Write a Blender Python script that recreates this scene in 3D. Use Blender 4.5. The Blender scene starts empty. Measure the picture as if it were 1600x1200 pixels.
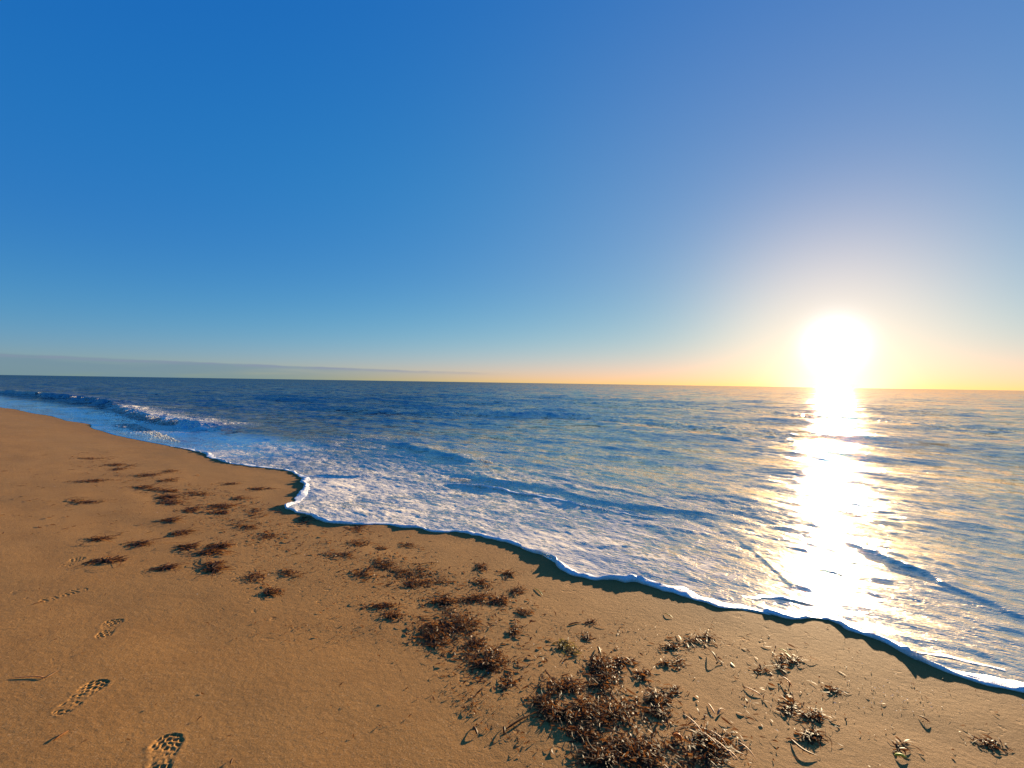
import bpy, math, random
import numpy as np
from mathutils import Vector, Matrix

rng = np.random.default_rng(11)
random.seed(11)
scene = bpy.context.scene
col = scene.collection
R = math.radians

# ------------------------------------------------------------------ camera
FPX = 733.0                      # focal length in pixels of a 1600 px wide frame
CAM_H = 1.5
PITCH, ROLL = R(0.16), R(0.877)
cam_data = bpy.data.cameras.new('camera')
cam_data.sensor_width = 36.0
cam_data.lens = 36.0 * FPX / 1600.0
cam_data.clip_start = 0.05
cam_data.clip_end = 60000.0
cam = bpy.data.objects.new('camera', cam_data)
col.objects.link(cam)
scene.camera = cam
_f = np.array([0, math.cos(PITCH), -math.sin(PITCH)])
_r0 = np.array([1.0, 0, 0])
_u0 = np.array([0, math.sin(PITCH), math.cos(PITCH)])
_r = _r0 * math.cos(ROLL) + _u0 * math.sin(ROLL)
_u = _u0 * math.cos(ROLL) - _r0 * math.sin(ROLL)
cam.matrix_world = Matrix(((_r[0], _u[0], -_f[0], 0), (_r[1], _u[1], -_f[1], 0),
                           (_r[2], _u[2], -_f[2], CAM_H), (0, 0, 0, 1)))

# ------------------------------------------------------------------ sun and sky
SUN_AZ, SUN_EL = R(34.5), R(4.3)          # azimuth clockwise from +Y
SUN_DIR = (math.sin(SUN_AZ) * math.cos(SUN_EL), math.cos(SUN_AZ) * math.cos(SUN_EL), math.sin(SUN_EL))
sun_data = bpy.data.lights.new('sun', 'SUN')
sun_data.energy = 5.0
sun_data.angle = R(0.55)
sun_data.color = (1.0, 0.77, 0.47)
sun = bpy.data.objects.new('sun', sun_data)
sun.rotation_euler = Vector(SUN_DIR).to_track_quat('Z', 'Y').to_euler()
sun.location = (20, 30, 10)
col.objects.link(sun)

scene.view_settings.view_transform = 'Standard'
scene.view_settings.look = 'None'
scene.view_settings.gamma = 1.0
scene.view_settings.use_curve_mapping = False
scene.view_settings.exposure = 1.6
scene.cycles.use_denoising = True
scene.cycles.max_bounces = 6
scene.cycles.diffuse_bounces = 2
scene.cycles.glossy_bounces = 3
scene.cycles.transmission_bounces = 3
scene.cycles.caustics_reflective = False
scene.cycles.caustics_refractive = False


class NT:
    """small helper that builds a node tree"""
    def __init__(self, tree):
        self.t = tree
        self.n = tree.nodes
        self.l = tree.links

    def node(self, kind, **kw):
        nd = self.n.new(kind)
        for k, v in kw.items():
            setattr(nd, k, v)
        return nd

    def put(self, sock, v):
        if v is None:
            return
        if hasattr(v, 'links') or isinstance(v, bpy.types.NodeSocket):
            self.l.new(v, sock)
        else:
            sock.default_value = v

    def math(self, op, a, b=None, c=None, clamp=False):
        nd = self.node('ShaderNodeMath', operation=op, use_clamp=clamp)
        for i, v in enumerate((a, b, c)):
            self.put(nd.inputs[i], v)
        return nd.outputs[0]

    def vmath(self, op, a, b=None, scale=None):
        nd = self.node('ShaderNodeVectorMath', operation=op)
        self.put(nd.inputs[0], a)
        if b is not None:
            self.put(nd.inputs[1], b)
        if scale is not None:
            self.put(nd.inputs['Scale'], scale)
        return nd.outputs['Value'] if op in ('DOT_PRODUCT', 'LENGTH') else nd.outputs[0]

    def mix(self, fac, a, b, blend='MIX'):
        nd = self.node('ShaderNodeMix', data_type='RGBA', blend_type=blend)
        self.put(nd.inputs[0], fac)
        self.put(nd.inputs[6], a)
        self.put(nd.inputs[7], b)
        return nd.outputs[2]

    def mixf(self, fac, a, b):
        nd = self.node('ShaderNodeMix', data_type='FLOAT')
        self.put(nd.inputs[0], fac)
        self.put(nd.inputs[2], a)
        self.put(nd.inputs[3], b)
        return nd.outputs[0]

    def smooth(self, v, a, b, lo=0.0, hi=1.0):
        nd = self.node('ShaderNodeMapRange', interpolation_type='SMOOTHSTEP')
        self.put(nd.inputs[0], v)
        nd.inputs[1].default_value = a
        nd.inputs[2].default_value = b
        nd.inputs[3].default_value = lo
        nd.inputs[4].default_value = hi
        return nd.outputs[0]

    def noise(self, vec, scale, detail=2.0, rough=0.5, dist=0.0):
        nd = self.node('ShaderNodeTexNoise')
        self.put(nd.inputs['Vector'], vec)
        nd.inputs['Scale'].default_value = scale
        nd.inputs['Detail'].default_value = detail
        nd.inputs['Roughness'].default_value = rough
        nd.inputs['Distortion'].default_value = dist
        return nd

    def attr(self, name):
        return self.node('ShaderNodeAttribute', attribute_name=name)


world = bpy.data.worlds.new('World')
scene.world = world
world.use_nodes = True
wt = NT(world.node_tree)
for nd in list(wt.n):
    wt.n.remove(nd)
sky = wt.node('ShaderNodeTexSky', sky_type='NISHITA')
sky.sun_disc = False
sky.sun_elevation = SUN_EL
sky.sun_rotation = SUN_AZ
sky.altitude = 0.0
sky.air_density = 1.0
sky.dust_density = 0.0
sky.ozone_density = 3.0
SKY_STRENGTH = 0.10
_k = 1.0 / (SKY_STRENGTH * 2 ** scene.view_settings.exposure)
sep = wt.node('ShaderNodeSeparateColor')
wt.l.new(sky.outputs[0], sep.inputs[0])
# colour response of the camera: saturated blue zenith
ch = []
for i, (p, a) in enumerate(((1.495, 2.957), (0.755, 1.208), (0.253, 0.836))):
    v = wt.math('MULTIPLY', sep.outputs[i], 0.1)
    v = wt.math('POWER', v, p)
    ch.append(wt.math('MULTIPLY', v, a))
sx = wt.node('ShaderNodeSeparateXYZ')
tc = wt.node('ShaderNodeTexCoord')
vdir = wt.vmath('NORMALIZE', tc.outputs['Generated'])
wt.l.new(vdir, sx.inputs[0])
el = wt.math('MULTIPLY', wt.math('ARCSINE', sx.outputs[2]), 180 / math.pi)
# circumsolar aureole
ct = wt.vmath('DOT_PRODUCT', vdir, SUN_DIR)
th = wt.math('MULTIPLY', wt.math('ARCCOSINE', wt.math('MINIMUM', ct, 0.9999999)), 180 / math.pi)


def gauss(w):
    q = wt.math('DIVIDE', th, w)
    return wt.math('EXPONENT', wt.math('MULTIPLY', wt.math('MULTIPLY', q, q), -1.0))


eq = wt.math('DIVIDE', wt.math('SUBTRACT', el, 13.0), 8.0)
eq = wt.math('EXPONENT', wt.math('MULTIPLY', wt.math('MULTIPLY', eq, eq), -1.0))
ch[1] = wt.math('MULTIPLY', ch[1], wt.math('SUBTRACT', 1.0, wt.math('MULTIPLY', wt.math('MULTIPLY', eq, wt.math('SUBTRACT', 1.0, gauss(26.0))), 0.10)))
comb = wt.node('ShaderNodeCombineColor')
for i in range(3):
    wt.l.new(ch[i], comb.inputs[i])
veil = wt.vmath('SCALE', (0.189, 0.060, 0.0), scale=gauss(28.7))
mid = wt.vmath('SCALE', (0.62, 0.318, 0.094), scale=gauss(11.1))
core = wt.vmath('SCALE', (1.2, 1.2, 1.35), scale=gauss(2.15))
disc = wt.vmath('SCALE', (60.0, 52.0, 40.0), scale=gauss(0.5))
tot = wt.vmath('ADD', comb.outputs[0], veil)
tot = wt.vmath('ADD', tot, mid)
tot = wt.vmath('ADD', tot, core)
tot = wt.vmath('ADD', tot, disc)
# low bank of cloud along the horizon
az = wt.math('MULTIPLY', wt.math('ARCTAN2', sx.outputs[0], sx.outputs[1]), 180 / math.pi)
cv = wt.node('ShaderNodeCombineXYZ')
wt.put(cv.inputs[0], wt.math('MULTIPLY', az, 0.30))
wt.put(cv.inputs[1], wt.math('MULTIPLY', el, 3.2))
cn = wt.noise(cv.outputs[0], 1.0, 5.0, 0.6)
cn2 = wt.noise(cv.outputs[0], 0.33, 2.0, 0.5)
# yellow light pooled along the horizon under the sun
daz = wt.math('DIVIDE', wt.math('SUBTRACT', az, math.degrees(SUN_AZ)), 19.5)
pool = wt.math('EXPONENT', wt.math('MULTIPLY', wt.math('MULTIPLY', daz, daz), -1.0))
pool = wt.math('MULTIPLY', pool, wt.math('EXPONENT', wt.math('MULTIPLY', wt.math('ABSOLUTE', el), -1.1)))
tot = wt.vmath('ADD', tot, wt.vmath('SCALE', (0.108, 0.12, 0.03), scale=pool))
daz2 = wt.math('DIVIDE', wt.math('SUBTRACT', az, math.degrees(SUN_AZ)), 4.6)
burst = wt.math('EXPONENT', wt.math('MULTIPLY', wt.math('MULTIPLY', daz2, daz2), -1.0))
burst = wt.math('MULTIPLY', burst, wt.math('EXPONENT', wt.math('MULTIPLY', wt.math('ABSOLUTE', el), -0.45)))
tot = wt.vmath('ADD', tot, wt.vmath('SCALE', (0.5, 0.6, 0.7), scale=burst))
low = wt.math('EXPONENT', wt.math('MULTIPLY', wt.math('ABSOLUTE', el), -0.84))
tot = wt.vmath('SUBTRACT', tot, wt.vmath('SCALE', (0.085, -0.05, 0.24), scale=low))
top = wt.math('ADD', wt.math('MULTIPLY', az, -0.014), 1.17)
top = wt.math('ADD', top, wt.math('MULTIPLY', wt.math('SUBTRACT', cn.outputs[0], 0.5), 0.30))
under = wt.math('SUBTRACT', top, el)
bank = wt.smooth(under, -0.05, 0.16)
fade = wt.smooth(az, -26.0, 2.0, 1.0, 0.0)
body = wt.math('MULTIPLY', bank, fade)
body = wt.math('MULTIPLY', body, wt.smooth(az, -40.0, -14.0, 0.85, 0.42))
body = wt.math('MULTIPLY', body, wt.smooth(cn2.outputs[0], 0.2, 0.55, 0.55, 1.0))
rim = wt.math('MULTIPLY', bank, wt.smooth(under, 0.12, 0.5, 1.0, 0.0))
rim = wt.math('MULTIPLY', rim, wt.smooth(az, -16.0, 2.0, 1.0, 0.0))
rim = wt.math('MULTIPLY', rim, wt.smooth(cn.outputs[0], 0.35, 0.6, 0.1, 0.6))
tot = wt.mix(body, tot, (0.175, 0.285, 0.36, 1))
tot = wt.mix(rim, tot, (0.27, 0.30, 0.42, 1))
bg = wt.node('ShaderNodeBackground')
wo = wt.node('ShaderNodeOutputWorld')
wt.l.new(bg.outputs[0], wo.inputs[0])
bg.inputs['Strength'].default_value = SKY_STRENGTH
fin = wt.vmath('SCALE', tot, scale=_k)
wt.l.new(fin, bg.inputs['Color'])
#SKYHOOK

# ------------------------------------------------------------------ shape of the shore
NV = np.array([math.sin(R(35.0)), math.cos(R(35.0))])      # towards the open sea
SV = np.array([-NV[1], NV[0]])                              # along the shore, to the left
SLOPE = 0.06
SEA_LEVEL = -0.33


def smoothstep(x, a, b):
    t = np.clip((x - a) / (b - a), 0, 1)
    return t * t * (3 - 2 * t)


def ground_base(x, y):
    n = x * NV[0] + y * NV[1]
    lo = np.maximum(n, -1.0)
    z = -SLOPE * lo
    z = z + np.where(n < -1.0, 0.02 * (-1.0 - n), 0.0)
    z = np.where(n > 12.0, -SLOPE * 12.0 - 0.03 * (np.minimum(n, 60.0) - 12.0), z)
    return np.maximum(np.minimum(z, 2.0), -2.5)


def at(px, py, lift=0.0):
    """world point on the sand seen at a pixel of the 1600 x 1200 frame"""
    a, b = (px - 800.0) / FPX, (600.0 - py) / FPX
    d0, d1, d2 = (float(_f[i] + a * _r[i] + b * _u[i]) for i in range(3))
    dn = d0 * NV[0] + d1 * NV[1]
    t = -CAM_H / (d2 + SLOPE * dn)                 # the plane of the foreshore
    n = t * dn
    if n < -1.0:
        t = (SLOPE - 0.02 - CAM_H) / (d2 + 0.02 * dn)
    return np.array([d0 * t, d1 * t])


def at_sea(px, py, z=SEA_LEVEL):
    d = _f + (px - 800.0) / FPX * _r + (600.0 - py) / FPX * _u
    t = (z - CAM_H) / d[2]
    return np.array([d[0] * t, d[1] * t])


def make_tile(n, size, lmin, lmax, seed, spread=2.0, power=3.0):
    """periodic random field, waves running mostly along axis 1"""
    g = np.random.default_rng(seed)
    k = np.fft.fftfreq(n, size / n) * 2 * np.pi
    k0, k1 = np.meshgrid(k, k, indexing='ij')
    kk = np.hypot(k0, k1)
    kk[0, 0] = 1e9
    band = smoothstep(kk, 2 * np.pi / lmax * 0.7, 2 * np.pi / lmax) * (1 - smoothstep(kk, 2 * np.pi / lmin, 2 * np.pi / lmin * 1.4))
    direc = (np.abs(k1) / kk) ** spread if spread > 0 else 1.0
    amp = band * direc * kk ** (-power / 2)
    f = np.fft.ifft2(amp * (g.normal(size=(n, n)) + 1j * g.normal(size=(n, n)))).real
    gx = np.gradient(f, size / n, axis=1)
    return f / gx.std()                       # unit rms slope along axis 1


def sample(tile, size, a, b):
    n = tile.shape[0]
    u = (a / size * n) % n
    v = (b / size * n) % n
    i = np.floor(u).astype(int)
    j = np.floor(v).astype(int)
    fu, fv = u - i, v - j
    i %= n
    j %= n
    i1, j1 = (i + 1) % n, (j + 1) % n
    return (tile[i, j] * (1 - fu) * (1 - fv) + tile[i1, j] * fu * (1 - fv) +
            tile[i, j1] * (1 - fu) * fv + tile[i1, j1] * fu * fv)


TL = make_tile(256, 90.0, 4.0, 14.0, 1, 3.0)
TM = make_tile(512, 19.0, 0.5, 3.2, 2, 2.0)
TS = make_tile(512, 5.3, 0.07, 0.5, 3, 2.6)
TI = make_tile(512, 7.7, 0.10, 2.5, 4, 0.0)     # no direction
TG = make_tile(256, 12.0, 0.5, 4.0, 5, 0.0)


def sn(x, y):
    return x * SV[0] + y * SV[1], x * NV[0] + y * NV[1]


def sand_relief(x, y):
    s, n = sn(x, y)
    r = np.hypot(x, y)
    z = 0.010 * sample(TG, 12.0 * 2.2, s, n)
    z = z + 0.0045 * sample(TG, 12.0, s * 0.8 + 3.1, n * 1.3) * (1 - smoothstep(r, 10, 40))
    return z


def ground(x, y):
    return ground_base(x, y) + sand_relief(x, y)


# swash edge, read off the photograph and set down on the sand
EDGE_PX = [(0, 637), (24, 639), (50, 646), (86, 650), (104, 658), (146, 663), (140, 668), (160, 673), (186, 681), (220, 688),
           (268, 697), (312, 705), (335, 716), (355, 724), (400, 729), (422, 732), (450, 735), (466, 741), (481, 748), (475, 756),
           (479, 763), (467, 776), (461, 784), (451, 793), (461, 800), (485, 804), (500, 810), (525, 816), (555, 820), (607, 818),
           (630, 825), (660, 824), (687, 831), (712, 828), (737, 833), (775, 842), (800, 849), (840, 862), (874, 881), (900, 896),
           (927, 903), (965, 904), (1000, 908), (1040, 919), (1083, 932), (1117, 944), (1167, 953), (1200, 960), (1250, 963),
           (1290, 962), (1317, 974), (1350, 989), (1393, 1006), (1417, 1024), (1450, 1038), (1500, 1055), (1540, 1062), (1600, 1076)]
edge = [at(*p) for p in EDGE_PX]
e0, e1 = edge[0], edge[-1]
left_ext = [e0 + SV * d + NV * w for d, w in ((420, 6.0), (150, 1.5), (60, -0.4), (30, 0.5), (14, -0.3), (6, 0.35))]
right_ext = [e1 - SV * d + NV * w for d, w in ((0.8, 0.12), (1.8, -0.05), (3.2, 0.3), (5.5, 0.0), (9, 0.4), (20, 0.2), (80, 1.0))]
EDGE = np.array(left_ext + edge + right_ext)
I_FOAM = len(left_ext) + 10                  # foam starts here


def chaikin(p, it=2):
    for _ in range(it):
        q = np.empty((2 * len(p), p.shape[1]))
        q[0] = p[0]
        q[-1] = p[-1]
        q[1:-1:2] = 0.75 * p[:-1] + 0.25 * p[1:]
        q[2:-1:2] = 0.25 * p[:-1] + 0.75 * p[1:]
        p = q
    return p


EDGE_S = chaikin(EDGE, 2)
EDGE_SN = np.stack([EDGE @ SV, EDGE @ NV], 1)[::-1]
EDGE_SN = EDGE_SN[np.argsort(EDGE_SN[:, 0])]


def line_dist(x, y, line, chunk=40000, far=None):
    """signed distance to a polyline (positive on its seaward side) and arc length of the nearest point"""
    a, b = line[:-1], line[1:]
    ab = b - a
    L = np.hypot(ab[:, 0], ab[:, 1]) + 1e-9
    t_ = ab / L[:, None]
    cum = np.concatenate([[0], np.cumsum(L)])[:-1]
    out = np.empty(len(x))
    arc = np.empty(len(x))
    for c in range(0, len(x), chunk):
        px = x[c:c + chunk, None] - a[None, :, 0]
        py = y[c:c + chunk, None] - a[None, :, 1]
        u = np.clip(px * t_[:, 0] + py * t_[:, 1], 0, L)
        qx = px - u * t_[:, 0]
        qy = py - u * t_[:, 1]
        d2 = qx * qx + qy * qy
        k = d2.argmin(1)
        idx = np.arange(len(k))
        d = np.sqrt(d2[idx, k])
        # side from a segment normal pointing seaward (lines run left to right)
        side = -t_[k, 1] * qx[idx, k] + t_[k, 0] * qy[idx, k]
        near_v = (u[idx, k] <= 1e-9) | (u[idx, k] >= L[k] - 1e-9)
        if near_v.any():
            # at a vertex: use the mean normal of both segments
            kv = np.where(u[idx, k] <= 1e-9, k, k + 1)
            k_a = np.clip(kv - 1, 0, len(a) - 1)
            k_b = np.clip(kv, 0, len(a) - 1)
            nx = -(t_[k_a, 1] + t_[k_b, 1])
            ny = t_[k_a, 0] + t_[k_b, 0]
            sv = nx * qx[idx, k] + ny * qy[idx, k]
            side = np.where(near_v, sv, side)
        out[c:c + chunk] = np.where(side >= 0, d, -d)
        arc[c:c + chunk] = cum[k] + u[idx, k]
    return out, arc


# ------------------------------------------------------------------ mesh helpers
def mesh_from(name, verts, faces_flat, sizes, smooth=True):
    me = bpy.data.meshes.new(name)
    verts = np.asarray(verts, np.float32)
    faces_flat = np.asarray(faces_flat, np.int32)
    sizes = np.asarray(sizes, np.int32)
    me.vertices.add(len(verts))
    me.vertices.foreach_set('co', verts.ravel())
    me.loops.add(len(faces_flat))
    me.loops.foreach_set('vertex_index', faces_flat)
    me.polygons.add(len(sizes))
    st = np.concatenate([[0], np.cumsum(sizes)[:-1]]).astype(np.int32)
    me.polygons.foreach_set('loop_start', st)
    me.polygons.foreach_set('loop_total', sizes)
    me.update(calc_edges=True)
    if smooth:
        me.polygons.foreach_set('use_smooth', np.ones(len(sizes), bool))
    me.validate()
    return me


def set_attr(me, name, values):
    at_ = me.attributes.new(name, 'FLOAT', 'POINT')
    at_.data.foreach_set('value', np.asarray(values, np.float32))


def link(name, me, mat, parent=None, **props):
    o = bpy.data.objects.new(name, me)
    col.objects.link(o)
    if mat is not None:
        me.materials.append(mat)
    if parent is not None:
        o.parent = parent
    for k, v in props.items():
        o[k] = v
    return o


def grid_faces(nu, nv):
    i = np.arange((nu - 1) * (nv - 1))
    a = (i // (nv - 1)) * nv + i % (nv - 1)
    return np.stack([a, a + nv, a + nv + 1, a + 1], 1)


def compact(v, f, keep, attrs):
    f = f[keep]
    used = np.zeros(len(v), bool)
    used[f.ravel()] = True
    m = np.cumsum(used) - 1
    return v[used], m[f], [q[used] for q in attrs]


def new_mat(name):
    m = bpy.data.materials.new(name)
    m.use_nodes = True
    t = NT(m.node_tree)
    for nd in list(t.n):
        t.n.remove(nd)
    out = t.node('ShaderNodeOutputMaterial')
    bs = t.node('ShaderNodeBsdfPrincipled')
    t.l.new(bs.outputs[0], out.inputs[0])
    return m, t, bs, out


# ------------------------------------------------------------------ materials
def sand_material():
    m, t, bs, out = new_mat('damp_sand')
    geo = t.node('ShaderNodeNewGeometry')
    P = geo.outputs['Position']
    grain = t.noise(P, 420.0, 2.0, 0.7)
    g2 = t.noise(P, 120.0, 3.0, 0.7)
    blot = t.noise(P, 3.5, 5.0, 0.6)
    big = t.noise(P, 0.55, 3.0, 0.55)
    c = t.mix(t.smooth(grain.outputs[0], 0.25, 0.75), (0.275, 0.123, 0.029, 1), (0.49, 0.245, 0.070, 1))
    c = t.mix(t.smooth(g2.outputs[0], 0.55, 0.68, 0.0, 0.7), c, (0.58, 0.34, 0.15, 1))
    c = t.mix(t.smooth(g2.outputs[0], 0.30, 0.45, 0.65, 0.0), c, (0.17, 0.07, 0.02, 1))
    c = t.mix(t.smooth(blot.outputs[0], 0.35, 0.7, 0.0, 0.25), c, (0.24, 0.103, 0.027, 1))
    c = t.mix(t.smooth(big.outputs[0], 0.35, 0.7, 0.0, 0.3), c, (0.40, 0.215, 0.070, 1))
    # damp band by the water
    wet = t.attr('wet').outputs['Fac']
    c = t.mix(t.math('MULTIPLY', wet, 0.35), c, (0.22, 0.098, 0.030, 1))
    t.l.new(c, bs.inputs['Base Color'])
    bs.inputs['Roughness'].default_value = 0.85
    bs.inputs['Specular IOR Level'].default_value = 0.12
    h = t.math('ADD', t.math('MULTIPLY', grain.outputs[0], 0.0011), t.math('MULTIPLY', g2.outputs[0], 0.0016))
    h = t.math('ADD', h, t.math('MULTIPLY', t.noise(P, 28.0, 4.0, 0.6).outputs[0], 0.0038))
    dent = t.noise(P, 11.0, 3.0, 0.55, 0.4)
    h = t.math('SUBTRACT', h, t.math('MULTIPLY', t.smooth(dent.outputs[0], 0.60, 0.76), t.smooth(t.noise(P, 0.7, 2.0, 0.5).outputs[0], 0.42, 0.62, 0.0, 0.0042)))
    old = t.noise(P, 2.6, 4.0, 0.6, 0.6)
    h = t.math('ADD', h, t.math('MULTIPLY', old.outputs[0], 0.006))
    b = t.node('ShaderNodeBump')
    b.inputs['Strength'].default_value = 0.6
    b.inputs['Distance'].default_value = 1.0
    t.put(b.inputs['Height'], h)
    t.l.new(b.outputs[0], bs.inputs['Normal'])
    return m


def shore_coords(t, stretch):
    geo = t.node('ShaderNodeNewGeometry')
    P = geo.outputs['Position']
    s = t.vmath('DOT_PRODUCT', P, (float(SV[0]), float(SV[1]), 0.0))
    n = t.vmath('DOT_PRODUCT', P, (float(NV[0]), float(NV[1]), 0.0))
    c = t.node('ShaderNodeCombineXYZ')
    t.put(c.inputs[0], t.math('DIVIDE', s, stretch))
    t.put(c.inputs[1], n)
    return geo, c.outputs[0]


def sea_material():
    m, t, bs, out = new_mat('sea_water')
    t.n.remove(bs)
    geo, q = shore_coords(t, 1.8)
    _, qi = shore_coords(t, 1.35)
    foam_a = t.attr('foam').outputs['Fac']
    shoal = t.attr('shoal').outputs['Fac']
    far = t.attr('far').outputs['Fac']
    # foam: streaks, wisps and pin holes
    warp = t.noise(qi, 1.7, 3.0, 0.6)
    wv = t.vmath('ADD', qi, t.vmath('SCALE', warp.outputs['Color'], scale=0.30))
    streak = t.noise(wv, 4.5, 3.0, 0.6)
    mid_ = t.noise(wv, 11.0, 2.0, 0.6)
    fine = t.noise(wv, 22.0, 2.0, 0.6)
    patch = t.noise(qi, 0.7, 3.0, 0.6)
    pat = t.math('ADD', t.math('MULTIPLY', streak.outputs[0], 0.45), t.math('MULTIPLY', mid_.outputs[0], 0.65))
    pat = t.math('ADD', pat, t.math('MULTIPLY', fine.outputs[0], 0.65))
    pat = t.math('ADD', pat, t.math('MULTIPLY', patch.outputs[0], 0.30))
    thr = t.math('SUBTRACT', 1.46, t.math('MULTIPLY', foam_a, 0.56))
    fm = t.smooth(t.math('SUBTRACT', pat, thr), -0.10, 0.12)
    fm = t.math('MULTIPLY', fm, t.smooth(foam_a, 0.0, 0.10))
    film = t.attr('film').outputs['Fac']
    body = t.mix(shoal, (0.005, 0.036, 0.074, 1), (0.50, 0.36, 0.17, 1))
    body = t.mix(film, body, (0.30, 0.235, 0.165, 1))
    colr = t.mix(t.math('MULTIPLY', fm, 0.94), body, (0.86, 0.76, 0.62, 1))
    # ripples: facet slopes that keep their statistics at any distance
    sl = None
    for src, sc, k, det in ((q, 0.22, 0.36, 2.0), (q, 0.9, 1.00, 2.0), (q, 4.0, 1.10, 2.0), (q, 15.0, 0.72, 1.0)):
        nn = t.noise(src, sc, det, 0.55)
        v = t.vmath('SCALE', t.vmath('SUBTRACT', nn.outputs['Color'], (0.5, 0.5, 0.5)), scale=k)
        sl = v if sl is None else t.vmath('ADD', sl, v)
    calm = t.attr('calm').outputs['Fac']
    sl = t.vmath('SCALE', sl, scale=t.math('MULTIPLY', t.mixf(far, 0.42, 1.0), t.mixf(calm, 1.0, 0.62)))
    sl = t.vmath('MULTIPLY', sl, (1.0, 1.0, 0.0))
    nrm = t.vmath('NORMALIZE', t.vmath('ADD', geo.outputs['Normal'], sl))
    rip = t.noise(q, 24.0, 3.0, 0.6)
    b = t.node('ShaderNodeBump')
    b.inputs['Strength'].default_value = 0.6
    b.inputs['Distance'].default_value = 1.0
    hgt = t.math('ADD', t.math('MULTIPLY', rip.outputs[0], 0.016), t.math('MULTIPLY', fm, 0.004))
    t.put(b.inputs['Height'], hgt)
    t.l.new(nrm, b.inputs['Normal'])
    N = b.outputs[0]
    dif = t.node('ShaderNodeBsdfDiffuse')
    t.l.new(colr, dif.inputs['Color'])
    t.l.new(N, dif.inputs['Normal'])
    g1 = t.node('ShaderNodeBsdfGlossy')
    g1.inputs['Roughness'].default_value = 0.05
    t.l.new(N, g1.inputs['Normal'])
    gcol = t.mix(t.attr('glare_tint').outputs['Fac'], (0.62, 0.86, 1.0, 1), (1.0, 0.84, 0.64, 1))  # warm glare painted into the reflection colour on the right, cool on the left
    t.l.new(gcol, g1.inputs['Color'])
    g2 = t.node('ShaderNodeBsdfGlossy')
    g2.inputs['Roughness'].default_value = 0.42
    t.l.new(N, g2.inputs['Normal'])
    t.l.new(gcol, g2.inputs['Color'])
    gm = t.node('ShaderNodeMixShader')
    t.put(gm.inputs[0], t.mixf(fm, 0.06, 0.3))
    t.l.new(g1.outputs[0], gm.inputs[1])
    t.l.new(g2.outputs[0], gm.inputs[2])
    fr = t.node('ShaderNodeFresnel')
    fr.inputs['IOR'].default_value = 1.33
    t.l.new(N, fr.inputs['Normal'])
    # a ruffled sea hides part of its grazing facets behind one another
    fac = t.math('MINIMUM', fr.outputs[0], t.mixf(calm, 0.31, 0.85))
    fac = t.math('MULTIPLY', fac, t.mixf(fm, 1.0, 0.12))
    mx = t.node('ShaderNodeMixShader')
    t.put(mx.inputs[0], fac)
    t.l.new(dif.outputs[0], mx.inputs[1])
    t.l.new(gm.outputs[0], mx.inputs[2])
    t.l.new(mx.outputs[0], out.inputs[0])
    return m


def foam_material():
    m, t, bs, out = new_mat('sea_foam')
    geo = t.node('ShaderNodeNewGeometry')
    P = geo.outputs['Position']
    n1 = t.noise(P, 60.0, 4.0, 0.65)
    vor = t.node('ShaderNodeTexVoronoi')
    t.put(vor.inputs['Vector'], P)
    vor.inputs['Scale'].default_value = 160.0
    c = t.mix(t.smooth(n1.outputs[0], 0.3, 0.7), (0.62, 0.62, 0.62, 1), (0.84, 0.84, 0.83, 1))
    t.l.new(c, bs.inputs['Base Color'])
    bs.inputs['Roughness'].default_value = 0.45
    bs.inputs['Subsurface Weight'].default_value = 0.35
    bs.inputs['Subsurface Radius'].default_value = (0.02, 0.02, 0.02)
    bs.inputs['Subsurface Scale'].default_value = 0.5
    h = t.math('ADD', t.math('MULTIPLY', n1.outputs[0], 0.006), t.math('MULTIPLY', vor.outputs['Distance'], 0.0015))
    b = t.node('ShaderNodeBump')
    b.inputs['Strength'].default_value = 0.6
    b.inputs['Distance'].default_value = 1.0
    t.put(b.inputs['Height'], h)
    t.l.new(b.outputs[0], bs.inputs['Normal'])
    return m


def weed_material(name, dark, light, glow):
    m, t, bs, out = new_mat(name)
    tint = t.attr('tint').outputs['Fac']
    geo = t.node('ShaderNodeNewGeometry')
    n1 = t.noise(geo.outputs['Position'], 90.0, 3.0, 0.6)
    v = t.math('ADD', t.math('MULTIPLY', tint, 0.75), t.math('MULTIPLY', n1.outputs[0], 0.3))
    c = t.mix(v, dark, light)
    t.l.new(c, bs.inputs['Base Color'])
    bs.inputs['Roughness'].default_value = 0.55
    bs.inputs['Specular IOR Level'].default_value = 0.13
    tr = t.node('ShaderNodeBsdfTranslucent')
    t.l.new(t.mix(v, glow, (glow[0] * 1.8, glow[1] * 2.0, glow[2] * 2.2, 1)), tr.inputs['Color'])
    mx = t.node('ShaderNodeMixShader')
    mx.inputs[0].default_value = 0.30
    t.l.new(bs.outputs[0], mx.inputs[1])
    t.l.new(tr.outputs[0], mx.inputs[2])
    t.l.new(mx.outputs[0], out.inputs[0])
    return m


M_SAND = sand_material()
M_SEA = sea_material()
M_FOAM = foam_material()


def spray_material():
    m, t, bs, out = new_mat('white_water')
    t.n.remove(bs)
    d = t.node('ShaderNodeBsdfDiffuse')
    d.inputs['Color'].default_value = (0.86, 0.84, 0.80, 1)
    tr = t.node('ShaderNodeBsdfTranslucent')
    tr.inputs['Color'].default_value = (0.86, 0.83, 0.78, 1)
    mx = t.node('ShaderNodeMixShader')
    mx.inputs[0].default_value = 0.5
    t.l.new(d.outputs[0], mx.inputs[1])
    t.l.new(tr.outputs[0], mx.inputs[2])
    t.l.new(mx.outputs[0], out.inputs[0])
    return m


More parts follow.
